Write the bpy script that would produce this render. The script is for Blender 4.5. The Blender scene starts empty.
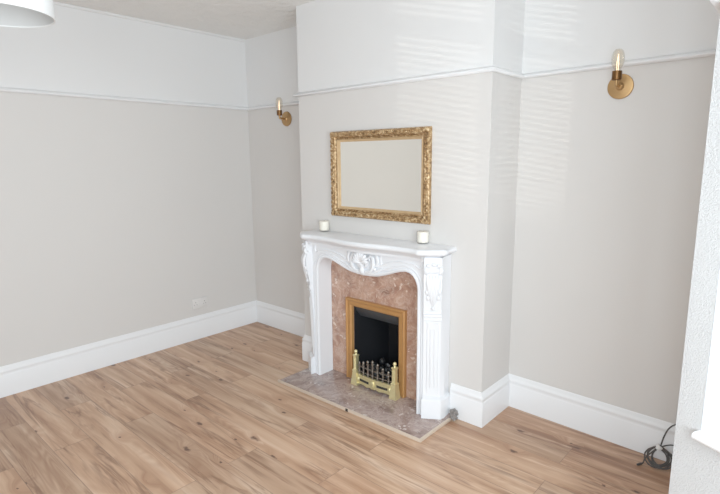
import bpy, bmesh, math, random
from mathutils import Vector, Matrix
random.seed(4)
PI = math.pi
scene = bpy.context.scene
COL = scene.collection

# ------------------------------------------------------------------ helpers
def newbm():
    return bmesh.new()

def world_loc(o):
    v = Vector((0, 0, 0))
    while o is not None:
        v += o.location
        o = o.parent
    return v

def obj(name, bm, m, parent=None, smooth=True, loc=None, auto=40):
    """link a bmesh given in world coordinates as one mesh object"""
    bmesh.ops.recalc_face_normals(bm, faces=bm.faces)
    base = Vector(loc) if loc is not None else (world_loc(parent) if parent else Vector((0, 0, 0)))
    bmesh.ops.translate(bm, verts=bm.verts, vec=-base)
    me = bpy.data.meshes.new(name)
    bm.to_mesh(me)
    bm.free()
    mats = m if isinstance(m, (list, tuple)) else [m]
    for mm in mats:
        me.materials.append(mm)
    if smooth:
        me.polygons.foreach_set('use_smooth', [True] * len(me.polygons))
        try:
            me.set_sharp_from_angle(angle=math.radians(auto))
        except Exception:
            pass
    o = bpy.data.objects.new(name, me)
    COL.objects.link(o)
    if parent:
        o.parent = parent
        o.location = base - world_loc(parent)
    else:
        o.location = base
    return o

def thing(name, label, cat, loc, group=None):
    o = bpy.data.objects.new(name, None)
    o.empty_display_size = .05
    COL.objects.link(o)
    o.location = loc
    o['label'] = label
    o['category'] = cat
    if group:
        o['group'] = group
    return o

def tag(o, label, cat, group=None):
    o['label'] = label
    o['category'] = cat
    if group:
        o['group'] = group
    return o

def struct(name, bm, m, parent=None, **k):
    o = obj(name, bm, m, parent, **k)
    if parent is None:
        o['kind'] = 'structure'
    return o

def box(bm, x0, x1, y0, y1, z0, z1, bev=0, mi=0, segs=2):
    r = bmesh.ops.create_cube(bm, size=1)
    vs = r['verts']
    for v in vs:
        v.co = Vector(((x0 + x1) / 2 + v.co.x * (x1 - x0), (y0 + y1) / 2 + v.co.y * (y1 - y0), (z0 + z1) / 2 + v.co.z * (z1 - z0)))
    fs = set(f for v in vs for f in v.link_faces)
    for f in fs:
        f.material_index = mi
    if bev:
        es = list(set(e for v in vs for e in v.link_edges))
        bmesh.ops.bevel(bm, geom=es, offset=bev, segments=segs, profile=.5, affect='EDGES')
    return vs

def quad(bm, pts, mi=0):
    f = bm.faces.new([bm.verts.new(p) for p in pts])
    f.material_index = mi
    return f

def loft(bm, rings, cap=True, closed=True):
    """rings: list of equal-length point lists"""
    R = [[bm.verts.new(p) for p in r] for r in rings]
    n = len(R[0])
    for a, b in zip(R[:-1], R[1:]):
        for i in range(n if closed else n - 1):
            j = (i + 1) % n
            bm.faces.new((a[i], a[j], b[j], b[i]))
    if cap:
        bm.faces.new(R[0][::-1])
        bm.faces.new(R[-1])
    return R

def lathe(bm, prof, c, axis=(0, 0, 1), n=24, cap=True):
    """prof: (radius, distance along axis)"""
    ax = Vector(axis).normalized()
    u = ax.orthogonal().normalized()
    w = ax.cross(u)
    c = Vector(c)
    loft(bm, [[c + ax * t + (u * math.cos(2 * PI * k / n) + w * math.sin(2 * PI * k / n)) * max(r, 1e-4) for k in range(n)] for r, t in prof], cap)

def smooth_path(pts, per=6, closed=False):
    P = [Vector(p) for p in pts]
    out = []
    n = len(P)
    rng = range(n if closed else n - 1)
    for i in rng:
        if closed:
            p0, p1, p2, p3 = P[(i - 1) % n], P[i], P[(i + 1) % n], P[(i + 2) % n]
        else:
            p0, p1, p2, p3 = P[max(i - 1, 0)], P[i], P[i + 1], P[min(i + 2, n - 1)]
        for k in range(per):
            t = k / per
            out.append(.5 * ((2 * p1) + (-p0 + p2) * t + (2 * p0 - 5 * p1 + 4 * p2 - p3) * t * t + (-p0 + 3 * p1 - 3 * p2 + p3) * t ** 3))
    if not closed:
        out.append(P[-1])
    return out

def tube(bm, pts, r, n=8, radii=None):
    P = [Vector(p) for p in pts]
    t = (P[1] - P[0]).normalized()
    u = t.orthogonal().normalized()
    rings = []
    for i, p in enumerate(P):
        t2 = (P[min(i + 1, len(P) - 1)] - P[max(i - 1, 0)]).normalized()
        u = (u - t2 * u.dot(t2)).normalized()
        w = t2.cross(u)
        rr = radii[i] if radii else r
        rings.append([p + (u * math.cos(2 * PI * k / n) + w * math.sin(2 * PI * k / n)) * rr for k in range(n)])
    loft(bm, rings)

def blob(bm, c, sx, sy, sz, rot=None, u=10, v=7):
    M = Matrix.Translation(c) @ (rot.to_4x4() if rot else Matrix()) @ Matrix.Diagonal((sx, sy, sz, 1))
    bmesh.ops.create_uvsphere(bm, u_segments=u, v_segments=v, radius=1, matrix=M)

def sweep(bm, path, prof, closed=False):
    """moulding along a plan path; prof (out, z); 'out' is to the right of the travel direction"""
    n = len(path)
    P = [Vector(p) for p in path]
    rings = []
    for i in range(n):
        dirs = []
        if closed or i > 0:
            dirs.append((P[i] - P[(i - 1) % n]).normalized())
        if closed or i < n - 1:
            dirs.append((P[(i + 1) % n] - P[i]).normalized())
        ns = [Vector((d.y, -d.x)) for d in dirs]
        m = sum(ns, Vector((0, 0)))
        m.normalize()
        k = 1 / max(.25, m.dot(ns[0]))
        rings.append([(P[i].x + m.x * o * k, P[i].y + m.y * o * k, z) for o, z in prof])
    if closed:
        R = [[bm.verts.new(p) for p in r] for r in rings]
        for i in range(n):
            a, b = R[i], R[(i + 1) % n]
            for j in range(len(prof)):
                l = (j + 1) % len(prof)
                bm.faces.new((a[j], a[l], b[l], b[j]))
    else:
        loft(bm, rings)

def offset_poly(pts, d):
    """inset a closed counter-clockwise plan polygon by d"""
    n = len(pts)
    out = []
    for i in range(n):
        a, b, c = Vector(pts[i - 1]), Vector(pts[i]), Vector(pts[(i + 1) % n])
        d1, d2 = (b - a).normalized(), (c - b).normalized()
        n1, n2 = Vector((-d1.y, d1.x)), Vector((-d2.y, d2.x))
        m = n1 + n2
        m.normalize()
        out.append(b + m * (d / max(.35, m.dot(n1))))
    return out

# ------------------------------------------------------------------ materials
def lin(c):
    return tuple(((x / 255) / 12.92 if x / 255 <= .04045 else ((x / 255 + .055) / 1.055) ** 2.4) for x in c) + (1,)

class NT:
    def __init__(s, name):
        s.m = bpy.data.materials.new(name)
        s.m.use_nodes = True
        s.t = s.m.node_tree
        s.b = s.t.nodes['Principled BSDF']
        s.out = s.t.nodes['Material Output']
    def n(s, typ, **k):
        nd = s.t.nodes.new(typ)
        for a, b in k.items():
            setattr(nd, a, b)
        return nd
    def l(s, a, b):
        s.t.links.new(a, b)
    def set(s, **k):
        for a, b in k.items():
            s.b.inputs[a.replace('_', ' ')].default_value = b
    def math(s, op, a, b=None, c=None, clamp=False):
        nd = s.n('ShaderNodeMath', operation=op)
        nd.use_clamp = clamp
        for i, v in enumerate((a, b, c)):
            if v is None:
                continue
            if isinstance(v, (int, float)):
                nd.inputs[i].default_value = v
            else:
                s.l(v, nd.inputs[i])
        return nd.outputs[0]
    def mix(s, fac, a, b, mode='MIX'):
        nd = s.n('ShaderNodeMix', data_type='RGBA', blend_type=mode)
        for i, v in ((0, fac), (6, a), (7, b)):
            if isinstance(v, (int, float, tuple)):
                nd.inputs[i].default_value = v
            else:
                s.l(v, nd.inputs[i])
        return nd.outputs[2]
    def noise(s, vec, scale, detail=3, rough=.5, dist=0):
        nd = s.n('ShaderNodeTexNoise')
        nd.inputs['Scale'].default_value = scale
        nd.inputs['Detail'].default_value = detail
        nd.inputs['Roughness'].default_value = rough
        nd.inputs['Distortion'].default_value = dist
        s.l(vec, nd.inputs['Vector'])
        return nd.outputs['Fac']
    def ramp(s, fac, stops):
        nd = s.n('ShaderNodeValToRGB')
        while len(nd.color_ramp.elements) < len(stops):
            nd.color_ramp.elements.new(.5)
        for e, (p, c) in zip(nd.color_ramp.elements, stops):
            e.position = p
            e.color = c if len(c) == 4 else c + (1,)
        s.l(fac, nd.inputs[0])
        return nd.outputs[0]
    def mapping(s, vec, scale=(1, 1, 1), loc=(0, 0, 0)):
        nd = s.n('ShaderNodeMapping')
        nd.inputs['Scale'].default_value = scale
        nd.inputs['Location'].default_value = loc
        s.l(vec, nd.inputs['Vector'])
        return nd.outputs[0]
    def pos(s):
        return s.n('ShaderNodeNewGeometry').outputs['Position']
    def bump(s, h, strength, dist=.01):
        nd = s.n('ShaderNodeBump')
        nd.inputs['Strength'].default_value = strength
        nd.inputs['Distance'].default_value = dist
        s.l(h, nd.inputs['Height'])
        s.l(nd.outputs[0], s.b.inputs['Normal'])

def paint(name, rgb, rough=.55, bump=.0, bscale=60, var=.02, spec=.5, dist=.004):
    t = NT(name)
    p = t.pos()
    c = lin(rgb)
    f = t.noise(p, 2.2, 3)
    lo = tuple(x * (1 - var * 2) for x in c[:3]) + (1,)
    t.l(t.mix(f, lo, c), t.b.inputs['Base Color'])
    t.set(Roughness=rough)
    t.b.inputs['Specular IOR Level'].default_value = spec
    if bump:
        t.bump(t.noise(p, bscale, 3, .6), bump, dist)
    return t.m

def metal(name, rgb, rough=.35, rgb2=None, scale=40, bump=0, metallic=1):
    t = NT(name)
    p = t.pos()
    f = t.noise(p, scale, 3)
    t.l(t.mix(f, lin(rgb2 or rgb), lin(rgb)), t.b.inputs['Base Color'])
    t.set(Roughness=rough, Metallic=metallic)
    if bump:
        t.bump(f, bump, .004)
    return t.m

M_wall = paint('warm_grey_wall_paint', (206, 203, 200), .6, .12, 9, .01, spec=.35, dist=.006)
M_upper = paint('white_wall_paint', (217, 217, 217), .5, .1, 10, .008, spec=.35, dist=.006)
M_ceil = paint('textured_ceiling_paint', (230, 229, 226), .8, .7, 15, .03, dist=.025)
M_chip = paint('woodchip_wallpaper', (196, 197, 198), .6, .8, 190, .02, dist=.006)
M_reveal = paint('window_reveal_paint', (178, 180, 183), .5)
M_lining = paint('shade_lining', (184, 184, 183), .9)
M_trim = paint('white_gloss_trim_paint', (228, 229, 231), .3, 0, 60, .006)
M_mantel = paint('white_painted_surround', (227, 229, 233), .3, .04, 25, .008)
M_plastic = paint('white_plastic', (214, 212, 210), .35, 0, 60, .0)
M_shade = paint('white_fabric_shade', (214, 215, 215), .85, .1, 300, .01)
M_wax = paint('cream_wax', (244, 238, 226), .5, 0, 60, .01)
M_black = paint('matt_black_firebox', (19, 20, 23), .42, 0, 60, .1)
M_hood = paint('dark_grey_hood', (52, 55, 58), .35, 0, 60, .05)
M_cable = paint('dark_rubber_cable', (58, 54, 52), .5, 0, 60, .05)
M_dark = paint('dark_gap', (40, 30, 24), .8)
M_slot = paint('black_slot', (40, 38, 34), .7)
M_brass = metal('aged_brass', (190, 152, 104), .42, (168, 130, 86), 30)
M_brassdk = metal('dark_bronze', (120, 84, 50), .4, (88, 60, 36), 40)
M_palebrass = metal('pale_polished_brass', (240, 230, 180), .34, (222, 208, 145), 50, metallic=.75)
M_bar = metal('grey_steel_bars', (150, 142, 132), .4, (104, 97, 90), 80)
M_frame_fire = metal('bronze_fire_frame', (188, 136, 80), .45, (172, 120, 66), 14, metallic=.4)
M_beigetrim = paint('beige_edge_trim', (205, 186, 166), .5, .1, 60, .1)
M_lump = paint('grey_broken_plaster', (150, 144, 140), .9, .9, 60, .3, dist=.02)

def gold_mat():
    t = NT('antique_gold_leaf')
    p = t.pos()
    f = t.noise(p, 55, 4, .6)
    c = t.ramp(f, [(.32, lin((96, 68, 40))), (.5, lin((164, 128, 84))), (.7, lin((226, 200, 158)))])
    t.l(c, t.b.inputs['Base Color'])
    t.set(Roughness=.45, Metallic=.55)
    t.bump(t.noise(p, 90, 3), .3, .004)
    return t.m
M_gold = gold_mat()
M_goldpale = metal('pale_gold_slip', (206, 176, 134), .55, (178, 142, 98), 30, metallic=.35)

def mirror_mat():
    t = NT('silvered_mirror_glass')
    t.l(t.mix(t.noise(t.pos(), 3, 2), lin((250, 248, 240)), lin((252, 250, 243))), t.b.inputs['Base Color'])
    t.set(Roughness=.03, Metallic=1)
    return t.m
M_mirror = mirror_mat()

def marble_mat(name, base, mid, pale, dark, rough):
    t = NT(name)
    p = t.pos()
    w = t.n('ShaderNodeTexNoise')
    w.inputs['Scale'].default_value = 5
    w.inputs['Detail'].default_value = 4
    t.l(p, w.inputs['Vector'])
    warp = t.n('ShaderNodeVectorMath', operation='MULTIPLY_ADD')
    t.l(w.outputs['Color'], warp.inputs[0])
    warp.inputs[1].default_value = (.22, .22, .22)
    t.l(p, warp.inputs[2])
    wp = warp.outputs[0]
    f = t.noise(wp, 11, 8, .62)
    c = t.ramp(f, [(.3, lin(dark)), (.45, lin(base)), (.6, lin(mid)), (.72, lin(base))])
    vo = t.n('ShaderNodeTexVoronoi', feature='F1')
    vo.inputs['Scale'].default_value = 26
    t.l(wp, vo.inputs['Vector'])
    patch = t.math('LESS_THAN', vo.outputs['Distance'], .3)
    gate = t.math('GREATER_THAN', t.noise(p, 9, 2), .56)
    c = t.mix(t.math('MULTIPLY', t.math('MULTIPLY', patch, gate), .75), c, lin(pale))
    sv = t.noise(wp, 7, 6, .7, 1.2)
    vein = t.math('SUBTRACT', 1, t.math('MULTIPLY', t.math('ABSOLUTE', t.math('SUBTRACT', sv, .5)), 22.0), clamp=True)
    c = t.mix(t.math('MULTIPLY', vein, .35), c, lin(pale))
    fl = t.noise(p, 60, 3, .6)
    c = t.mix(t.math('MULTIPLY', t.math('SUBTRACT', fl, .5, clamp=True), 1.6), c, lin(dark))
    t.l(c, t.b.inputs['Base Color'])
    t.set(Roughness=rough)
    return t.m
M_marble = marble_mat('pink_brown_marble', (162, 120, 100), (182, 144, 123), (222, 203, 188), (126, 90, 75), .3)
M_hearth = marble_mat('mauve_grey_marble', (142, 120, 112), (160, 140, 132), (200, 188, 182), (112, 92, 86), .2)

def floor_mat():
    t = NT('knotty_pine_boards')
    p = t.pos()
    br = t.n('ShaderNodeTexBrick')
    br.offset = .37
    br.offset_frequency = 2
    br.inputs['Color1'].default_value = (0, 0, 0, 1)
    br.inputs['Color2'].default_value = (1, 1, 1, 1)
    br.inputs['Mortar'].default_value = (.5, .5, .5, 1)
    br.inputs['Scale'].default_value = 1
    br.inputs['Mortar Size'].default_value = .0018
    br.inputs['Mortar Smooth'].default_value = .1
    br.inputs['Bias'].default_value = 0
    br.inputs['Brick Width'].default_value = 1.29
    br.inputs['Row Height'].default_value = .187
    t.l(t.mapping(p, (1, 1, 1), (.3, 6.032, 0)), br.inputs['Vector'])
    rnd = t.n('ShaderNodeSeparateColor')
    t.l(br.outputs['Color'], rnd.inputs[0])
    r = rnd.outputs[0]
    # per-board shifted coordinates
    cmb = t.n('ShaderNodeCombineXYZ')
    t.l(t.math('MULTIPLY', r, 37.0), cmb.inputs[0])
    t.l(t.math('MULTIPLY', r, 11.0), cmb.inputs[1])
    add = t.n('ShaderNodeVectorMath', operation='ADD')
    t.l(p, add.inputs[0])
    t.l(cmb.outputs[0], add.inputs[1])
    q = add.outputs[0]
    # knots: sparse cells
    vo = t.n('ShaderNodeTexVoronoi', feature='F1', voronoi_dimensions='2D')
    vo.inputs['Scale'].default_value = 1
    vo.inputs['Randomness'].default_value = 1
    t.l(t.mapping(q, (3.9, 8.5, 1)), vo.inputs['Vector'])
    kd = vo.outputs['Distance']
    kn = t.noise(q, 30, 2)
    kd2 = t.math('ADD', kd, t.math('MULTIPLY', t.math('SUBTRACT', kn, .5), .3))
    sc = t.n('ShaderNodeSeparateColor')
    t.l(vo.outputs['Color'], sc.inputs[0])
    has = t.math('GREATER_THAN', sc.outputs[0], .68)
    size = t.math('MULTIPLY_ADD', t.math('POWER', sc.outputs[1], 2.0), .13, .03)
    knot = t.math('MULTIPLY', t.math('SUBTRACT', 1, t.math('DIVIDE', kd2, size), clamp=True), has)
    halo = t.math('MULTIPLY', t.math('SUBTRACT', 1, t.math('DIVIDE', kd, .42), clamp=True), has)
    # grain, bent round the knots
    dv = t.n('ShaderNodeCombineXYZ')
    t.l(t.math('MULTIPLY', halo, .05), dv.inputs[1])
    ad2 = t.n('ShaderNodeVectorMath', operation='ADD')
    t.l(q, ad2.inputs[0])
    t.l(dv.outputs[0], ad2.inputs[1])
    g = ad2.outputs[0]
    big = t.noise(t.mapping(g, (1.1, 16, 1)), 1, 4, .55, .4)
    fine = t.noise(t.mapping(g, (5, 150, 1)), 1, 3, .6)
    wv = t.noise(t.mapping(g, (1.4, 11, 1)), 1, 1, .4, .6)
    rings = t.math('MULTIPLY_ADD', t.math('SINE', t.math('MULTIPLY', wv, 95.0)), .5, .5)
    gate = t.math('MULTIPLY', t.math('SUBTRACT', t.noise(t.mapping(q, (1.2, 4, 1)), 1, 1), .44, clamp=True), 4.0, clamp=True)
    gate = t.math('MULTIPLY', gate, .5)
    c = t.ramp(big, [(.3, lin((150, 113, 87))), (.43, lin((182, 149, 121))), (.56, lin((202, 171, 144))), (.7, lin((218, 193, 170)))])
    c = t.mix(t.math('MULTIPLY', fine, .34), c, lin((166, 134, 112)))
    c = t.mix(t.math('MULTIPLY', gate, rings), c, lin((146, 104, 77)))
    c = t.mix(t.math('MULTIPLY', halo, .38), c, lin((160, 120, 94)))
    tint = t.ramp(r, [(0, lin((228, 219, 212))), (.3, lin((246, 241, 236))), (.6, lin((255, 246, 238))), (1, lin((236, 221, 210)))])
    c = t.mix(1.0, c, tint, 'MULTIPLY')
    # dark resin streaks
    st = t.noise(t.mapping(q, (2.2, 34, 1), (3, 7, 0)), 1, 3, .6, .6)
    sg = t.noise(t.mapping(q, (.9, 3, 1), (1, 9, 0)), 1, 1)
    streak = t.math('MULTIPLY', t.math('SUBTRACT', st, .55, clamp=True), t.math('MULTIPLY', t.math('SUBTRACT', sg, .47, clamp=True), 9.0, clamp=True))
    c = t.mix(t.math('MULTIPLY', streak, 7.5, clamp=True), c, lin((128, 90, 66)))
    ln = t.noise(t.mapping(q, (1.0, 13, 1), (5, 2, 0)), 1, 4, .55, .9)
    lg = t.noise(t.mapping(q, (1.3, 5, 1), (2, 4, 0)), 1, 2)
    line = t.math('SUBTRACT', 1, t.math('MULTIPLY', t.math('ABSOLUTE', t.math('SUBTRACT', ln, .5)), 17.0), clamp=True)
    line = t.math('MULTIPLY', line, t.math('MULTIPLY', t.math('SUBTRACT', lg, .5, clamp=True), 10.0, clamp=True))
    c = t.mix(t.math('MULTIPLY', line, .7), c, lin((104, 68, 46)))
    c = t.mix(t.math('MULTIPLY', knot, 1.5, clamp=True), c, lin((84, 52, 36)))
    c = t.mix(t.math('MULTIPLY', br.outputs['Fac'], .75), c, lin((112, 84, 66)))
    t.l(c, t.b.inputs['Base Color'])
    t.set(Roughness=.42)
    t.b.inputs['Specular IOR Level'].default_value = .45
    t.bump(t.math('SUBTRACT', t.math('MULTIPLY', fine, .3), br.outputs['Fac']), .15, .003)
    return t.m
M_floor = floor_mat()

def glass_mat(name, tint, alpha):
    t = NT(name)
    tr = t.n('ShaderNodeBsdfTransparent')
    tr.inputs[0].default_value = tint
    gl = t.n('ShaderNodeBsdfGlossy')
    gl.inputs['Roughness'].default_value = .04
    fr = t.n('ShaderNodeLayerWeight')
    fr.inputs['Blend'].default_value = .35
    mx = t.n('ShaderNodeMixShader')
    t.l(t.math('MULTIPLY', fr.outputs['Facing'], alpha), mx.inputs[0])
    t.l(tr.outputs[0], mx.inputs[1])
    t.l(gl.outputs[0], mx.inputs[2])
    t.l(mx.outputs[0], t.out.inputs['Surface'])
    return t.m
M_glass = glass_mat('clear_window_glass', (.97, .98, .98, 1), .5)
M_bulb = glass_mat('warm_bulb_glass', (.97, .93, .86, 1), .75)
M_cup = glass_mat('candle_glass', (.99, .99, .985, 1), .25)

def emit(name, rgb, s):
    t = NT(name)
    t.set(Roughness=.5)
    t.b.inputs['Base Color'].default_value = lin(rgb)
    t.b.inputs['Emission Color'].default_value = lin(rgb)
    t.b.inputs['Emission Strength'].default_value = s
    return t.m
M_fil = emit('glowing_filament', (255, 226, 190), 1.3)

# ------------------------------------------------------------------ dimensions (metres)
H = 2.6          # ceiling
RZ = 1.99        # underside of picture rail
CA, CB, CD = 1.09, 2.604, -.352   # chimney breast: left, right, front
P = Vector((3.657, -1.0))         # near corner of the right-hand wall where the bay begins
t27 = Vector((.891, -.454))
Q = P + t27 * .95
BX = Q.x
YF = -4.5
Q2 = Vector((BX, -3.45))
P2 = Vector((P.x, Q2.y - (P.y - Q.y)))

# ------------------------------------------------------------------ floor, ceiling
plan = [(0, 0), (P.x, 0), tuple(P), tuple(Q), tuple(Q2), tuple(P2), (P.x, YF), (0, YF)]
bm = newbm(); quad(bm, [(x, y, 0) for x, y in plan]); struct('floor', bm, M_floor, smooth=False)
bm = newbm(); quad(bm, [(x, y, H) for x, y in plan]); struct('ceiling', bm, M_ceil, smooth=False)

def wall_panel(bm, a, b, holes=(), mi_low=0, mi_up=1, zsplit=RZ + .015):
    """vertical plane from a to b, grid-cut round the holes (s0,s1,z0,z1)"""
    a, b = Vector(a), Vector(b)
    L = (b - a).length
    d = (b - a) / L
    ss = sorted(set([0, L] + [h[0] for h in holes] + [h[1] for h in holes]))
    zs = sorted(set([0, zsplit, H] + [h[2] for h in holes] + [h[3] for h in holes]))
    for s0, s1 in zip(ss[:-1], ss[1:]):
        for z0, z1 in zip(zs[:-1], zs[1:]):
            sm, zm = (s0 + s1) / 2, (z0 + z1) / 2
            if any(h[0] < sm < h[1] and h[2] < zm < h[3] for h in holes):
                continue
            A, B = a + d * s0, a + d * s1
            quad(bm, [(A.x, A.y, z0), (B.x, B.y, z0), (B.x, B.y, z1), (A.x, A.y, z1)], mi_low if zm < zsplit else mi_up)
    bmesh.ops.remove_doubles(bm, verts=bm.verts, dist=1e-5)

WM = [M_wall, M_upper]
bm = newbm(); wall_panel(bm, (0, YF), (0, 0)); struct('wall_left', bm, WM, smooth=False)
FX, FZ0, FZ1 = .218, .018, .558   # fire opening
CX = 1.838
RY = -.035
bm = newbm()
wall_panel(bm, (0, 0), (CA, 0))
wall_panel(bm, (CA, 0), (CA, CD))
wall_panel(bm, (CA, CD), (CB, CD), [(CX - FX - CA, CX + FX - CA, 0, FZ1)])
wall_panel(bm, (CB, CD), (CB, 0))
wall_panel(bm, (CB, 0), (P.x, RY))
struct('wall_back', bm, WM, smooth=False)
bm = newbm(); wall_panel(bm, (P.x, RY), P); wall_panel(bm, P2, (P.x, YF))
struct('wall_right', bm, WM, smooth=False)
bm = newbm(); wall_panel(bm, (P.x, YF), (0, YF)); struct('wall_front', bm, WM, smooth=False)

# bay: three walls, each with a window
SZ0, SZ1 = .688, 2.12
bays = [(P, Q, .082, .885), (Q, Q2, .12, (Q2 - Q).length - .12), (Q2, P2, .07, (P2 - Q2).length - .075)]
bm = newbm()
for a, b, s0, s1 in bays:
    wall_panel(bm, a, b, [(s0, s1, SZ0, SZ1)])
struct('wall_bay', bm, [M_chip, M_chip], smooth=False)

def bay_window(k, a, b, s0, s1):
    d = (b - a).normalized()
    out = Vector((-d.y, d.x))           # outward side of the bay
    if out.dot(Vector((1, 0)) if k == 2 else (Vector((0, 1)) if k == 1 else Vector((0, -1)))) < 0:
        out = -out
    def pt(s, o, z):
        v = a + d * s + out * o
        return (v.x, v.y, z)
    def bar(bm, sa, sb, oa, ob, za, zb):
        r = [[pt(sa, oa, z), pt(sb, oa, z), pt(sb, ob, z), pt(sa, ob, z)] for z in (za, zb)]
        loft(bm, r)
    root = bpy.data.objects.new('window_%d' % k, None)
    COL.objects.link(root)
    c = a + d * (s0 + s1) / 2
    root.location = (c.x, c.y, SZ0)
    root['kind'] = 'structure'
    bm = newbm()   # reveals
    D = .16
    bar(bm, s0 - .001, s0, 0, D, SZ0, SZ1); bar(bm, s1, s1 + .001, 0, D, SZ0, SZ1)
    bar(bm, s0, s1, 0, D, SZ1, SZ1 + .001); bar(bm, s0, s1, 0, D, SZ0 - .001, SZ0)
    obj('reveal', bm, M_reveal, root, smooth=False)
    bm = newbm()
    w = .055
    for sa, sb in ((s0, s0 + w), (s1 - w, s1)):
        bar(bm, sa, sb, .06, .12, SZ0, SZ1)
    bar(bm, s0 + w, s1 - w, .06, .12, SZ0, SZ0 + w); bar(bm, s0 + w, s1 - w, .06, .12, SZ1 - w, SZ1)
    bar(bm, s0 + w, s1 - w, .065, .115, 1.62, 1.67)
    n = 3 if k == 2 else 1
    for j in range(1, n):
        sm = s0 + (s1 - s0) * j / n
        bar(bm, sm - w / 2, sm + w / 2, .06, .12, SZ0 + w, SZ1 - w)
    obj('window_frame', bm, M_trim, root, smooth=False)
    bm = newbm()
    bar(bm, s0 + w, s1 - w, .088, .092, SZ0 + w, SZ1 - w)
    obj('pane', bm, M_glass, root, smooth=False)
    bm = newbm()   # rounded sill board with horns
    prof = [(-.035 + .0125 * (1 - math.sin(q)), SZ0 - .0125 + .0125 * math.cos(q)) for q in [PI * i / 8 for i in range(9)]]
    prof = [(.06, SZ0)] + [(o, z) for o, z in prof] + [(.06, SZ0 - .025)]
    loft(bm, [[pt(s, o, z + .001) for o, z in prof] for s in (s0 - .004, s1 + .004)])
    obj('window_sill', bm, M_trim, root)
    return pt
for k, (a, b, s0, s1) in enumerate(bays, 1):
    bay_window(k, a, b, s0, s1)
bm = newbm()      # venetian blind in the middle bay window, slats open
ya, yb_ = Q.y - .17, Q2.y + .17
for i in range(54):
    z = SZ0 + .06 + i * .025
    quad(bm, [(BX + .022, ya, z - .004), (BX + .022, yb_, z - .004), (BX + .044, yb_, z + .004), (BX + .044, ya, z + .004)])
bl = obj('venetian_blind', bm, M_trim, bpy.data.objects['window_2'], smooth=False)

# ------------------------------------------------------------------ picture rail, skirting, ceiling bead
rail = [(0, RZ + .003), (.014, RZ), (.025, RZ + .003), (.029, RZ + .010), (.026, RZ + .018), (.014, RZ + .024), (.004, RZ + .03), (0, RZ + .03)]
def mould(name, path, prof, m):
    bm = newbm(); sweep(bm, path, prof); return struct(name, bm, m, auto=50)
mould('trim_1', [(0, YF), (0, 0)], rail, M_trim)
mould('trim_2', [(0, 0), (CA, 0), (CA, CD), (CB, CD), (CB, 0), (P.x, RY)], rail, M_trim)
mould('trim_3', [(P.x, RY), tuple(P), tuple(P + t27 * .07)], rail, M_trim)
bead = [(0, H), (.012, H), (.014, H - .006), (.012, H - .014), (.004, H - .018), (0, H - .018)]
mould('trim_4', [(0, YF), (0, 0)], bead, M_upper)
mould('trim_5', [(CB, 0), (P.x, RY)], bead, M_upper)
sk = [(0, 0), (.02, 0), (.02, .145), (.0185, .148), (.017, .151), (.017, .165), (.0185, .168), (.018, .176), (.013, .183), (.008, .192), (.006, .203), (.003, .207), (0, .207)]
mould('baseboard_left', [(0, YF), (0, 0)], sk, M_trim)
LEG = .575
bm = newbm()
sweep(bm, [(0, 0), (CA, 0), (CA, CD), (CX - .58, CD)], sk)
sweep(bm, [(CX + .566, CD), (CB, CD), (CB, 0), (P.x, RY)], sk)
struct('baseboard_back', bm, M_trim, auto=50)
mould('baseboard_right', [(P.x, RY), tuple(P), tuple(Q)], sk, M_trim)
bm = newbm(); sweep(bm, [tuple(Q), tuple(Q2), tuple(P2), (P.x, YF)], sk); struct('baseboard_bay', bm, M_trim, auto=50)
mould('baseboard_front', [(P.x, YF), (0, YF)], sk, M_trim)

# ------------------------------------------------------------------ hearth
HX0, HX1, HY = 1.235, 2.445, -.735
HT = .018
def skew(bm):
    for v in bm.verts:
        if v.co.y < -.5:
            v.co.y -= .02 * (HX1 - v.co.x) / (HX1 - HX0)
hearth = thing('hearth', 'low mauve-brown marble hearth slab with beige edging on the wooden floor', 'hearth', ((HX0 + HX1) / 2, -.55, 0))
bm = newbm(); box(bm, HX0 + .012, HX1 - .012, HY + .012, CD - .001, 0, HT, .002)
skew(bm); obj('marble_slab', bm, M_hearth, hearth)
bm = newbm(); box(bm, HX0, HX1 - .004, HY, HY + .0105, 0, HT, .002)
skew(bm); tr = obj('edge_trim', bm, M_beigetrim, hearth)
bm = newbm(); box(bm, 1.884, 1.905, HY - .002, HY + .004, .0005, HT, .001)
skew(bm); obj('dark_knot', bm, M_dark, tr)
bm = newbm(); box(bm, HX1 - .0135, HX1, HY + .004, -.42, 0, HT, .002)
skew(bm); tr = obj('edge_trim', bm, M_beigetrim, hearth)
bm = newbm()
for i in range(34):
    blob(bm, (HX1 + .004 + random.uniform(-.012, .016), -.392 + random.uniform(-.02, .015), .012 + random.uniform(-.002, .045)), random.uniform(.007, .014), random.uniform(.008, .016), random.uniform(.006, .013), Matrix.Rotation(random.random() * 3, 3, 'X') @ Matrix.Rotation(random.random() * 3, 3, 'Y'), 6, 4)
lump = obj('plaster_lump', bm, M_lump, smooth=False, loc=(HX1 - .012, -.402, 0))
tag(lump, 'grey crumbled plaster lump at the back of the hearth edging by the right leg', 'plaster')

# ------------------------------------------------------------------ marble back panel
BPY = CD - .02
panel = thing('marble_back_panel', 'pink-brown veined marble panel behind the white surround, around the fire', 'fireplace panel', (CX, BPY, HT))
bm = newbm()
bw = .462
for x0, x1, z0, z1 in ((-bw, -FX, HT, FZ1), (FX, bw, HT, FZ1), (-bw, bw, FZ1, .955)):
    box(bm, CX + x0, CX + x1, BPY, CD - .0005, z0 + .0005, z1)
obj('marble_slab', bm, M_marble, panel, smooth=False)

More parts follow.
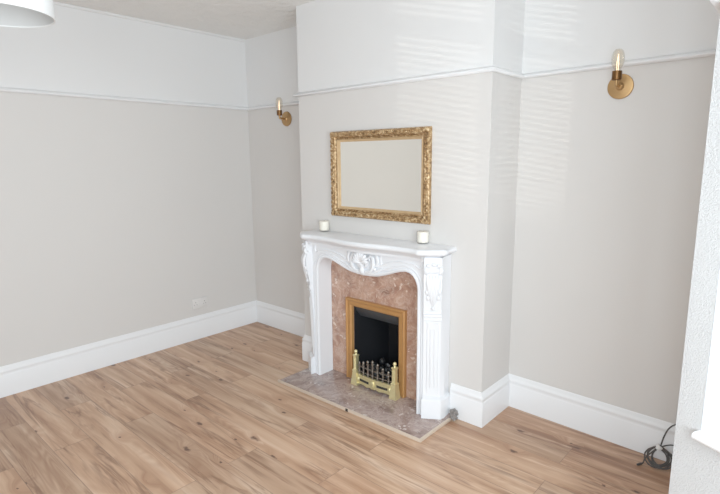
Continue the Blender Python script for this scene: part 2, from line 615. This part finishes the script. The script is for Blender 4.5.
# ------------------------------------------------------------------ fireplace surround
sur = thing('fireplace_surround', 'ornate white painted fireplace surround with carved mantel and scrolled legs', 'fireplace', (CX, -.45, HT))
FY = -.50
SC = 1.83
arch_half = [(.42, HT), (.42, .79), (.416, .82), (.404, .848), (.385, .87), (.36, .884), (.33, .888), (.29, .881), (.25, .869), (.21, .855), (.17, .841), (.13, .83), (.09, .823), (.045, .819), (0, .817)]
arch = [(u, z) for u, z in arch_half] + [(-u, z) for u, z in arch_half[::-1][1:]]
bm = newbm()
outl = [(.478, HT), (.478, .996), (-.478, .996), (-.478, HT)] + [(u, z) for u, z in arch[::-1]]
front = [bm.verts.new((SC + u, FY, z)) for u, z in outl]
f = bm.faces.new(front)
ret = bmesh.ops.extrude_face_region(bm, geom=[f])
bmesh.ops.translate(bm, verts=[g for g in ret['geom'] if isinstance(g, bmesh.types.BMVert)], vec=(0, .147 - .022, 0))
bmesh.ops.triangulate(bm, faces=[g for g in bm.faces if len(g.verts) > 4])
frieze = obj('arched_frieze', bm, M_mantel, sur, auto=30)

def off_arch(d, s=1):
    out = []
    n = len(arch)
    for i, (u, z) in enumerate(arch):
        a = Vector(arch[max(i - 1, 0)]); b = Vector(arch[min(i + 1, n - 1)])
        t = (b - a).normalized()
        nrm = Vector((t.y, -t.x))
        out.append((u + nrm.x * d, z + nrm.y * d))
    return out
bm = newbm()
for d, r in ((.012, .0095), (.034, .005)):
    tube(bm, [(SC + u, FY - .002, z) for u, z in off_arch(d) if z >= HT], r, 8)
obj('arch_moulding', bm, M_mantel, frieze)
for s in (-1, 1):   # sunk field lines of the frieze either side of the crest
    bm = newbm()
    pts = [(SC + s * u, FY - .001, z) for u, z in ((.15, .90), (.2, .925), (.26, .938), (.33, .944), (.40, .936), (.43, .92), (.445, .93), (.445, .965), (.42, .972), (.3, .973), (.17, .973), (.14, .95), (.15, .90))]
    tube(bm, smooth_path(pts, 4), .0055, 6)
    obj('panel_moulding', bm, M_mantel, frieze)

# mantel shelf: serpentine front, canted ends
def shelf_plan():
    right = [(0, -.612), (.06, -.611), (.12, -.604), (.18, -.592), (.25, -.581), (.33, -.576), (.41, -.58), (.452, -.586), (.468, -.594), (.485, -.594), (.548, -.549), (.592, -.508), (.603, -.492), (.603, -.47), (.588, -.462), (.588, CD)]
    left = [(-u, y) for u, y in right[::-1] if u > 0]
    return [(SC + u, y) for u, y in left + right]
sp = shelf_plan()
bm = newbm()
rings = []
for ins, z in ((.062, .97), (.060, .985), (.05, .992), (.045, 1.0), (.034, 1.006), (.02, 1.01), (.012, 1.013), (.004, 1.018), (0, 1.026), (0, 1.034), (.003, 1.041), (.008, 1.046), (.014, 1.048)):
    r = offset_poly(sp, ins)
    rings.append([(p.x, min(p.y, CD - .001) if p.y < CD - .05 else CD - .001, z) for p in r])
R = loft(bm, rings)
bmesh.ops.triangulate(bm, faces=[g for g in bm.faces if len(g.verts) > 4])
shelf = obj('mantel_shelf', bm, M_mantel, sur, auto=45)

# canted legs
NF = 1
tA = Vector((.836, .549)); nA = Vector((.549, -.836)); FM = Vector((.529, -.5005))
DZ = [(HT, .032), (.128, .032), (.136, .029), (.142, .018), (.15, .006), (.2, .0), (.35, .003), (.5, .008), (.6, .014), (.66, .02), (.665, .027), (.68, .027), (.685, .021), (.7, .024), (.75, .034), (.79, .041), (.83, .047), (.86, .048), (.89, .042), (.905, .039), (.93, .042), (.96, .046), (.999, .046)]
def dat(z):
    for (z0, a), (z1, b) in zip(DZ[:-1], DZ[1:]):
        if z0 <= z <= z1:
            return a + (b - a) * (z - z0) / (z1 - z0)
    return DZ[-1][1]
def leg(s):
    def W(v):
        return (SC + s * v.x, v.y)
    def front_pt(a, z, proud=0):
        v = FM + tA * a + nA * (dat(z) - .028 + proud)
        x, y = W(v)
        return Vector((x, y, z))
    bm = newbm()
    rings = []
    for z, d in DZ:
        w = .06 if z < .14 else .054
        w2 = w
        A = FM - tA * w + nA * (d - .028)
        B = FM + tA * (w - .006) + nA * (d - .028)
        sx = .57 if z < .14 else .553
        pl = [A, B, Vector((sx + .012, max(B.y + .03, -.45))), Vector((sx, CD - .002)), Vector((.474, CD - .021)), Vector((.474, -.49))]
        rings.append([(*W(v), z) for v in pl])
    loft(bm, rings)
    L = obj('pilaster', bm, M_mantel, sur, auto=25)
    # raised panel on the shaft
    bm = newbm()
    zs = [.165 + i * (.61 - .165) / 12 for i in range(13)]
    for half, pr in ((.036, .006),):
        rr = []
        for z in zs:
            rr.append([front_pt(-half, z, -.004), front_pt(-half + .005, z, pr), front_pt(half - .005, z, pr), front_pt(half, z, -.004)])
        loft(bm, rr)
    for a in (-.012, .012):
        tube(bm, [front_pt(a, z, .006) for z in zs[1:-1]], .0045, 6)
    obj('fluted_panel', bm, M_mantel, L, auto=30)
    bm = newbm()
    for z in (.628, .652):
        tube(bm, [front_pt(-.05, z, .0), front_pt(.05, z, .0)], .0085, 8)
    obj('necking_band', bm, M_mantel, L)
    # scroll volute under the shelf with an acanthus leaf falling from it
    ax = Vector((s * tA.x, tA.y, 0))
    bm = newbm()
    c = front_pt(0, .925, -.012)
    lathe(bm, [(.012, -.05), (.026, -.05), (.03, -.044), (.03, -.036), (.024, -.03), (.021, -.012), (.021, .012), (.024, .03), (.03, .036), (.03, .044), (.026, .05), (.012, .05)], c, ax, 20)
    for e in (-.051, .051):
        blob(bm, c + ax * e, .009, .009, .009)
    obj('scroll', bm, M_mantel, L)
    bm = newbm()
    nv = Vector((s * nA.x, nA.y, 0))
    for k, a in enumerate((-.034, -.018, 0, .018, .034)):
        top, bot = .9, (.76, .73, .70, .73, .76)[k]
        pts = [front_pt(a * (1 - .45 * ((top - z) / (top - bot))), z, .004 + .006 * math.sin(PI * (top - z) / (top - bot))) for z in [top - (top - bot) * i / 7 for i in range(8)]]
        tube(bm, pts, .01, 8, [.006, .0105, .012, .0115, .0105, .009, .0075, .004])
    for a, z in ((-.03, .955), (0, .962), (.03, .955)):
        q = front_pt(a, z, .006); blob(bm, q, .014, .012, .011)
    for a, z in ((-.036, .80), (.036, .80), (-.03, .765), (.03, .765)):
        q = front_pt(a, z, .004); blob(bm, q, .011, .009, .016)
    blob(bm, front_pt(0, .70, .008), .012, .01, .012)
    obj('leaf_carving', bm, M_mantel, L)
for s in (-1, 1):
    leg(s)

# carved crest in the middle of the frieze
def leafy(bm, pts, r, per=4):
    pp = smooth_path(pts, per)
    n = len(pp) - 1
    tube(bm, pp, r, 8, [.25 * r + .75 * r * math.sin(PI * min(1, .12 + .88 * i / n)) for i in range(n + 1)])
bm = newbm()
for k in range(9):   # shell ribs
    an = math.radians(-72 + 144 * k / 8)
    Ln = .085 - .016 * abs(k - 4) / 4
    st = Vector((SC, FY - .012, .897))
    pts = [st + Vector((math.sin(an) * r, -.026 * math.sin(PI * min(1, r / Ln) * .75), math.cos(an) * r)) for r in [Ln * i / 6 for i in range(7)]]
    tube(bm, pts, .008, 7, [.004, .006, .008, .010, .0115, .0115, .006])
obj('shell_carving', bm, M_mantel, frieze)
for s in (-1, 1):
    bm = newbm()
    leafy(bm, [(SC + s * u, FY - .012, z) for u, z in ((.016, .85), (.05, .848), (.08, .868), (.092, .90), (.088, .935), (.068, .952), (.055, .937), (.064, .92))], .0125, 5)
    leafy(bm, [(SC + s * u, FY - .008, z) for u, z in ((.088, .905), (.114, .895), (.125, .92), (.118, .95), (.1, .972), (.082, .976))], .011)
    leafy(bm, [(SC + s * u, FY - .006, z) for u, z in ((.02, .838), (.055, .836), (.095, .848), (.13, .868), (.158, .882))], .010)
    leafy(bm, [(SC + s * u, FY - .012, z) for u, z in ((.012, .872), (.03, .885), (.036, .905), (.026, .915))], .011)
    blob(bm, (SC + s * .1, FY - .01, .872), .013, .01, .012)
    obj('scroll_carving', bm, M_mantel, frieze)
bm = newbm()
tube(bm, smooth_path([(SC, FY - y, z) for y, z in ((.004, .823), (.010, .838), (.016, .858), (.016, .876), (.02, .892), (.022, .904))], 3), .015, 10, [.006, .010, .013, .0155, .017, .0175, .017, .0155, .0145, .0145, .0155, .017, .018, .018, .014, .004])
obj('crest_boss', bm, M_mantel, frieze)

# ------------------------------------------------------------------ fire
fx = 1.824
fire = thing('inset_fire', 'black inset fire with bronze frame set in the marble panel', 'fire', (fx, BPY - .02, HT))
bm = newbm()
ow, iw, oz, iz = .257, .201, .604, .548
prof = [(0, 0), (0, .024), (.006, .03), (.012, .03), (.02, .024), (.044, .024), (.052, .018), (.056, 0)]   # (from outer edge, depth)
def inv(u, z0, z1, a):
    return None
def frame_ring(d, dep):
    y = BPY - .001 - dep
    return [(fx - ow + d, y, HT + .001), (fx - ow + d, y, oz - d), (fx + ow - d, y, oz - d), (fx + ow - d, y, HT + .001)]
rr = [frame_ring(d, dep) for d, dep in prof]
nr = len(rr)
V = [[bm.verts.new(p) for p in r] for r in rr]
for i in range(nr):
    j = (i + 1) % nr
    for k in range(3):
        bm.faces.new((V[i][k], V[i][k + 1], V[j][k + 1], V[j][k]))
bm.faces.new([V[i][0] for i in range(nr)]); bm.faces.new([V[i][3] for i in range(nr)])
obj('frame', bm, M_frame_fire, fire, auto=30)
bm = newbm()
x0, x1, yb = fx - .2, fx + .2, -.06
z1 = .55
y0 = BPY + .001
quad(bm, [(x0, y0, HT + .002), (x0 + .06, yb, HT + .002), (x0 + .06, yb, z1), (x0, y0, z1)])
quad(bm, [(x1, y0, HT + .002), (x1 - .06, yb, HT + .002), (x1 - .06, yb, z1), (x1, y0, z1)])
quad(bm, [(x0 + .06, yb, HT + .002), (x1 - .06, yb, HT + .002), (x1 - .06, yb, z1), (x0 + .06, yb, z1)])
quad(bm, [(x0, y0, HT + .002), (x1, y0, HT + .002), (x1 - .06, yb, HT + .002), (x0 + .06, yb, HT + .002)])
quad(bm, [(x0, y0, z1), (x1, y0, z1), (x1 - .06, yb, z1), (x0 + .06, yb, z1)])
obj('firebox', bm, M_black, fire, smooth=False)
bm = newbm()   # sloping hood at the top of the opening
rings = []
for x in (x0 + .004, x1 - .004):
    rings.append([(x, y0 + .006, .546), (x, y0 + .02, .51), (x, y0 + .055, .466), (x, y0 + .06, .47), (x, y0 + .03, .52), (x, y0 + .02, .547)])
loft(bm, rings)
obj('hood', bm, M_hood, fire, auto=20)
bm = newbm()
for i in range(46):
    blob(bm, (fx + random.uniform(-.13, .13), -.25 + random.uniform(-.07, .07), HT + .03 + random.uniform(0, .07)), random.uniform(.018, .03), random.uniform(.018, .03), random.uniform(.014, .024), Matrix.Rotation(random.random() * 3, 3, 'X'), 6, 4)
o = obj('coal_bed', bm, M_black, fire, smooth=False)
o['kind'] = 'stuff'

# brass fire front with posts and bars
fret = thing('fire_fret', 'pale brass fire fret with grey bars standing on the hearth before the fire', 'fire fret', (fx + .02, -.44, HT))
def post(x, y):
    bm = newbm()
    z = HT
    def sq(hw, zz):
        return [(x - hw, y - hw, z + zz), (x + hw, y - hw, z + zz), (x + hw, y + hw, z + zz), (x - hw, y + hw, z + zz)]
    loft(bm, [sq(.027, 0), sq(.027, .012), sq(.025, .02), sq(.021, .06), sq(.019, .085), sq(.017, .092), sq(.0195, .096), sq(.0195, .104), sq(.015, .108)])
    loft(bm, [sq(.013, .105), sq(.013, .2), sq(.016, .204), sq(.016, .212), sq(.011, .215)])
    for a in (-.005, .005):
        tube(bm, [(x + a, y - .013, z + .112), (x + a, y - .013, z + .196)], .003, 6)
    p = obj('post', bm, M_palebrass, fret, auto=30)
    bm = newbm()
    lathe(bm, [(.004, .212), (.008, .214), (.005, .221), (.010, .226), (.0125, .234), (.010, .242), (.004, .247), (.001, .249)], (x, y, z), (0, 0, 1), 14)
    obj('finial', bm, M_palebrass, p)
LX, RX, PY = fx - .165, fx + .2, -.437
LX, RX = 1.698, 2.034
post(LX, PY); post(RX, PY)
mx = (LX + RX) / 2
def bow(x):   # gentle forward bow of the front
    return PY - .018 * (1 - ((x - mx) / ((RX - LX) / 2)) ** 2)
bm = newbm()
N = 40
xs = [LX + .015 + (RX - LX - .03) * i / N for i in range(N + 1)]
def lowz(x):
    t = (x - mx) / ((RX - LX) / 2)
    return HT + .012 + .012 * abs(math.cos(t * PI * 1.5)) * (1 - t * t) - (.008 if abs(t) < .12 else 0)
rings = [[(x, bow(x) - .006, max(HT + .003, lowz(x))), (x, bow(x) - .008, HT + .077), (x, bow(x) - .011, HT + .081), (x, bow(x) - .011, HT + .089), (x, bow(x) + .006, HT + .089), (x, bow(x) + .003, max(HT + .003, lowz(x)))] for x in xs]
loft(bm, rings)
pl = obj('front_plate', bm, M_palebrass, fret, auto=30)
for s in (-1, 1):
    bm = newbm()
    xa = [mx + s * (.035 + .085 * i / 8) for i in range(9)]
    loft(bm, [[(x, bow(x) - .0095, HT + .042), (x, bow(x) - .0095, HT + .058), (x, bow(x) - .004, HT + .058), (x, bow(x) - .004, HT + .042)] for x in xa])
    obj('slot', bm, M_slot, pl, smooth=False)
for u, wz in ((0, .026), (-.135, .018), (.135, .018)):
    bm = newbm()
    blob(bm, (mx + u, bow(mx + u) - .009, HT + .048), .016 if u == 0 else .011, .007, wz)
    obj('boss', bm, M_palebrass, pl)
hts = [.165, .176, .195, .205, .195, .176, .165]
for i in range(7):
    x = LX + (RX - LX) * (i + 1) / 8
    y = bow(x) - .004
    bm = newbm()
    h = hts[i]
    lathe(bm, [(.0065, .088), (.0065, h - .022), (.011, h - .018), (.011, h - .012), (.006, h - .008), (.009, h), (.007, h + .008), (.001, h + .013)], (x, y, HT), (0, 0, 1), 10)
    for zz in (.11, .145):
        lathe(bm, [(.006, zz - .006), (.0105, zz), (.006, zz + .006)], (x, y, HT), (0, 0, 1), 10)
    obj('bar', bm, M_bar, fret)
bm = newbm()
tube(bm, [(x, bow(x) - .001, HT + .145) for x in xs], .0045, 6)
tube(bm, [(x, bow(x) - .001, HT + .108) for x in xs], .004, 6)
obj('cross_rail', bm, M_bar, fret)

# ------------------------------------------------------------------ mirror
MX0, MX1, MZ0, MZ1 = 1.432, 2.241, 1.162, 1.733
mc = ((MX0 + MX1) / 2, CD, (MZ0 + MZ1) / 2)
mir = thing('wall_mirror', 'rectangular mirror in ornate gold frame above the mantel', 'mirror', (mc[0], CD, MZ0))
def rect_sweep(bm, prof):
    rr = []
    for d, dep in prof:
        y = CD - .001 - dep
        rr.append([(MX0 + d, y, MZ0 + d), (MX1 - d, y, MZ0 + d), (MX1 - d, y, MZ1 - d), (MX0 + d, y, MZ1 - d)])
    V = [[bm.verts.new(p) for p in r] for r in rr]
    for a, b in zip(V[:-1], V[1:]):
        for k in range(4):
            l = (k + 1) % 4
            bm.faces.new((a[k], a[l], b[l], b[k]))
bm = newbm()
rect_sweep(bm, [(0.004, 0), (0, .012), (.002, .022), (.008, .03), (.016, .035), (.026, .036), (.036, .032), (.041, .022), (.046, .013), (.053, .012)])
fr = obj('frame', bm, M_gold, mir, auto=50)
bm = newbm()
rect_sweep(bm, [(.053, .012), (.0535, .021), (.057, .024), (.061, .022), (.063, .016), (.066, .015), (.069, .013), (.071, .005)])
obj('inner_slip', bm, M_goldpale, fr, auto=50)
bm = newbm()
def border(fn, n, L):
    for i in range(n):
        fn(i, (i + .5) / n * L)
def carve(px, pz, ang, k):
    rot = Matrix.Rotation(-ang + (.6 if k % 2 else -.6), 3, 'Y')
    blob(bm, (px, CD - .036, pz), .0125, .006, .0062, rot, 8, 5)
for side in range(4):
    Lx, Lz = MX1 - MX0 - .036, MZ1 - MZ0 - .036
    L = Lx if side % 2 == 0 else Lz
    n = int(L / .0155)
    for i in range(n):
        t = (i + .5) / n * L
        for row, off in ((0, .014), (1, .027)):
            if side == 0: p = (MX0 + .018 + t, MZ0 + off)
            elif side == 2: p = (MX0 + .018 + t, MZ1 - off)
            elif side == 1: p = (MX1 - off, MZ0 + .018 + t)
            else: p = (MX0 + off, MZ0 + .018 + t)
            carve(p[0], p[1], 0 if side % 2 == 0 else PI / 2, i + row)
for x in (MX0 + .02, MX1 - .02):
    for z in (MZ0 + .02, MZ1 - .02):
        blob(bm, (x, CD - .036, z), .018, .008, .018)
obj('carved_border', bm, M_gold, fr)
bm = newbm()
box(bm, MX0 + .065, MX1 - .065, CD - .008, CD - .002, MZ0 + .065, MZ1 - .065)
obj('mirror_glass', bm, M_mirror, mir, smooth=False)

# ------------------------------------------------------------------ candles
ZT = 1.048
def candle(x, y, label):
    c = thing('candle', label, 'candle', (x, y, ZT), 'candles on the mantel shelf')
    bm = newbm()
    lathe(bm, [(.03, 0.0005), (.034, .002), (.0365, .01), (.037, .079), (.0358, .079), (.035, .012), (.032, .007), (.002, .007)], (x, y, ZT), (0, 0, 1), 28, cap=True)
    obj('glass_holder', bm, M_cup, c)
    bm = newbm()
    lathe(bm, [(.028, .008), (.0335, .012), (.0348, .016), (.0348, .072), (.032, .074), (.004, .071), (.001, .071)], (x, y, ZT), (0, 0, 1), 28)
    obj('wax', bm, M_wax, c)
    bm = newbm()
    tube(bm, [(x, y, ZT + .069), (x + .0005, y, ZT + .073), (x + .002, y, ZT + .077)], .0011, 6)
    obj('wick', bm, M_dark, c)
    return c
candle(1.369, -.395, 'small cream candle in glass on the left end of the mantel shelf')
candle(2.208, -.392, 'small cream candle in glass near the right end of the mantel shelf')

# ------------------------------------------------------------------ wall lamps
def wall_lamp(x, z, label, wy=0):
    c = thing('wall_lamp', label, 'wall lamp', (x, wy, z), 'brass wall lamps in the alcoves')
    bm = newbm()
    lathe(bm, [(.056, 0), (.061, .001), (.061, .007), (.059, .011), (.05, .0125), (.02, .015), (.016, .02), (.012, .024), (.001, .0245)], (x, wy - .0005, z), (0, -1, 0), 40)
    obj('backplate', bm, M_brass, c, auto=25)
    bm = newbm()
    tube(bm, smooth_path([(x, wy - .018, z), (x, wy - .05, z), (x, wy - .072, z + .004), (x, wy - .08, z + .014), (x, wy - .08, z + .03)], 5), .0075, 10)
    lathe(bm, [(.001, -.014), (.006, -.012), (.008, -.004), (.006, .003)], (x, wy - .079, z + .006), (0, -.3, 1), 12)
    obj('arm', bm, M_brass, c)
    bm = newbm()
    lathe(bm, [(.01, .022), (.021, .024), (.0225, .028), (.0225, .066), (.0205, .066), (.0205, .03), (.002, .029)], (x, wy - .08, z), (0, 0, 1), 24)
    obj('lamp_holder', bm, M_brassdk, c, auto=30)
    bm = newbm()
    lathe(bm, [(.013, .05), (.014, .07), (.02, .082), (.0275, .1), (.0295, .12), (.0285, .14), (.0235, .157), (.014, .167), (.001, .17)], (x, wy - .08, z), (0, 0, 1), 24)
    b = obj('bulb', bm, M_bulb, c)
    bm = newbm()
    tube(bm, [(x - .003, wy - .08, z + .06), (x - .004, wy - .08, z + .1), (x + .001, wy - .08, z + .145)], .0018, 6)
    tube(bm, [(x + .004, wy - .08, z + .06), (x + .004, wy - .08, z + .1), (x + .001, wy - .08, z + .145)], .0022, 6)
    obj('filament', bm, M_fil, b)
wall_lamp(.541, 1.887, 'brass wall lamp with exposed bulb in the left alcove beside the chimney breast')
wall_lamp(3.137, 1.897, 'brass wall lamp with exposed bulb on the right alcove wall', -.018)

# ------------------------------------------------------------------ double socket
sy, sz = -.608, .318
so = thing('wall_socket', 'white double power socket low on the left wall', 'socket', (0, sy, sz - .043))
bm = newbm(); box(bm, .0005, .010, sy - .073, sy + .073, sz - .043, sz + .043, .003)
obj('faceplate', bm, M_plastic, so)
for s in (-1, 1):
    bm = newbm(); box(bm, .0095, .013, sy + s * .012 - .006, sy + s * .012 + .006, sz + .013, sz + .033, .001)
    obj('switch', bm, M_plastic, so)
    bm = newbm()
    yy = sy + s * .042
    box(bm, .0098, .0104, yy - .002, yy + .002, sz + .006, sz + .016)
    for e in (-1, 1):
        box(bm, .0098, .0104, yy + e * .011 - .0035, yy + e * .011 + .0035, sz - .012, sz - .008)
    obj('pin_slots', bm, M_slot, so, smooth=False)

# ------------------------------------------------------------------ coiled cable
cab = thing('coiled_cable', 'dark coiled cable with white tie lying by the skirting near the bay', 'cable', (3.47, -.1, 0))
tie = Vector((3.468, -.076, .078))
bm = newbm()
cr = .0037
ex, ey = Vector((1, 0, 0)), Vector((0, -.78, -.62))
path = [Vector((3.408, -.172, .006)), Vector((3.418, -.158, .012)), Vector((3.424, -.128, .032))]
loops = [(.076, .05, -.004), (.07, .047, .01), (.078, .054, .018), (.064, .042, .028), (.074, .05, .036), (.068, .046, .005)]
for k, (rl, rw, sh) in enumerate(loops):
    for i in range(12):
        an = 2 * PI * i / 12 - PI / 2
        c = tie + ey * (rl * .72) + ex * sh * .8
        v = c + ex * (math.cos(an + PI) * rw) + ey * (math.sin(an) * rl * .72)
        pinch = max(0, -math.sin(an)) ** 3
        v = v * (1 - pinch) + (tie + Vector((.002 * k - .005, .001 * k, .002 * (k % 3)))) * pinch
        v.z = max(v.z + .003 * (k % 3), cr + .0005)
        path.append(v)
path += [tie + Vector((.006, 0, .004)), Vector((3.482, -.072, .135)), Vector((3.5, -.066, .19)), Vector((3.532, -.062, .224)), Vector((3.575, -.068, .225)), Vector((3.615, -.076, .17)), Vector((3.626, -.082, .06)), Vector((3.62, -.1, .01))]
tube(bm, smooth_path(path, 4), cr, 8)
tube(bm, smooth_path([tie + Vector((.004, 0, .002)), Vector((3.5, -.07, .1)), Vector((3.535, -.07, .112)), Vector((3.58, -.075, .1)), Vector((3.615, -.085, .03)), Vector((3.622, -.11, .008))], 5), cr, 8)
obj('cable_coil', bm, M_cable, cab)
bm = newbm()
lathe(bm, [(.012, -.012), (.016, -.011), (.0165, 0), (.016, .011), (.012, .012)], tie, (.5, .2, .9), 12)
o = obj('cable_tie', bm, M_plastic, cab); o['label'] = 'white tie round the coil'
bm = newbm()
lathe(bm, [(.003, -.014), (.006, -.013), (.0065, .004), (.0045, .014), (.001, .016)], (3.405, -.176, .0075), (-.5, -.85, 0), 12)
obj('connector', bm, M_cable, cab)

# ------------------------------------------------------------------ pendant lamp
px, py, pz, pr = 1.85, -2.335, 2.03, .165
pen = thing('pendant_lamp', 'white drum pendant lampshade hanging from the ceiling at upper left', 'ceiling lamp', (px, py, pz))
bm = newbm()
lathe(bm, [(pr, 0), (pr, .21)], (px, py, pz), (0, 0, 1), 64, cap=False)
sh = obj('lamp_shade', bm, M_shade, pen)
bm = newbm()
lathe(bm, [(pr - .003, 0.0), (pr - .003, .21)], (px, py, pz), (0, 0, 1), 64, cap=False)
obj('lining', bm, M_lining, sh)
for zz in (0, .21):
    bm = newbm()
    tube(bm, [(px + math.cos(a) * (pr - .001), py + math.sin(a) * (pr - .001), pz + zz) for a in [2 * PI * i / 64 for i in range(65)]], .0028, 8)
    obj('rim', bm, M_shade, sh)
bm = newbm()
for k in range(3):
    a = 2 * PI * k / 3
    tube(bm, [(px + math.cos(a) * .02, py + math.sin(a) * .02, pz + .17), (px + math.cos(a) * (pr - .003), py + math.sin(a) * (pr - .003), pz + .205)], .002, 6)
lathe(bm, [(.022, .16), (.024, .165), (.024, .172), (.022, .175)], (px, py, pz), (0, 0, 1), 20)
obj('shade_carrier', bm, M_plastic, pen)
bm = newbm()
lathe(bm, [(.018, .13), (.02, .14), (.02, .19), (.008, .215), (.003, .22)], (px, py, pz), (0, 0, 1), 20)
obj('lamp_holder', bm, M_plastic, pen)
bm = newbm()
lathe(bm, [(.001, .035), (.016, .038), (.028, .055), (.03, .072), (.022, .1), (.014, .118), (.013, .135)], (px, py, pz), (0, 0, 1), 24)
obj('bulb', bm, M_wax, pen)
bm = newbm(); tube(bm, [(px, py, pz + .21), (px, py, H - .02)], .003, 8); obj('cord', bm, M_plastic, pen)
bm = newbm(); lathe(bm, [(.05, 0), (.05, -.006), (.04, -.018), (.012, -.03), (.003, -.032)], (px, py, H - .0005), (0, 0, 1), 32); obj('ceiling_rose', bm, M_plastic, pen)

# ------------------------------------------------------------------ light
w = bpy.data.worlds.new('overcast_sky')
scene.world = w
w.use_nodes = True
nt = w.node_tree
bg = nt.nodes['Background']
bg.inputs['Color'].default_value = (.86, .93, 1, 1)
bg.inputs['Strength'].default_value = .62

def area(name, loc, target, sx, sy, power, color):
    l = bpy.data.lights.new(name, 'AREA')
    l.shape = 'RECTANGLE'
    l.size, l.size_y = sx, sy
    l.energy = power
    l.color = color
    o = bpy.data.objects.new(name, l)
    COL.objects.link(o)
    o.location = loc
    o.rotation_euler = (Vector(target) - Vector(loc)).to_track_quat('-Z', 'Y').to_euler()
    return o
# daylight coming in at the three bay windows
mid = (Q + Q2) / 2
area('daylight_bay_front', (mid.x - .02, mid.y, 1.42), (mid.x - 1, mid.y, 1.36), 1.75, 1.4, 74, (.85, .945, 1))
m3 = (Q2 + P2) / 2 - Vector((.454, -.891)) * .02
area('daylight_bay_near', (m3.x, m3.y, 1.42), (m3.x - .454, m3.y + .891, 1.4), .7, 1.4, 36, (.85, .945, 1))
# sun glare thrown up from the street through the blind slats
gl = bpy.data.lights.new('street_glare', 'SPOT')
gl.energy = 1200
gl.color = (1, .97, .9)
gl.shadow_soft_size = .02
gl.spot_size = math.radians(11)
gl.spot_blend = .45
go = bpy.data.objects.new('street_glare', gl)
COL.objects.link(go)
go.location = (9.9, -9.1, .25)
go.rotation_euler = (Vector((4.5, -2.35, 1.7)) - go.location).to_track_quat('-Z', 'Y').to_euler()

# ------------------------------------------------------------------ camera
cam = bpy.data.cameras.new('camera')
cam.sensor_fit = 'HORIZONTAL'
cam.sensor_width = 36
cam.lens = 505.31 / 720 * 36
cam.clip_start = .02
co = bpy.data.objects.new('camera', cam)
COL.objects.link(co)
co.location = (3.9136, -2.8634, 1.5528)
co.rotation_euler = (math.radians(80.0691), math.radians(.5043), math.radians(41.7167))
scene.camera = co

scene.view_settings.view_transform = 'Standard'
scene.view_settings.look = 'None'
scene.view_settings.exposure = .13
scene.view_settings.gamma = 1.25
scene.cycles.max_bounces = 12
scene.cycles.diffuse_bounces = 8
scene.cycles.use_denoising = True
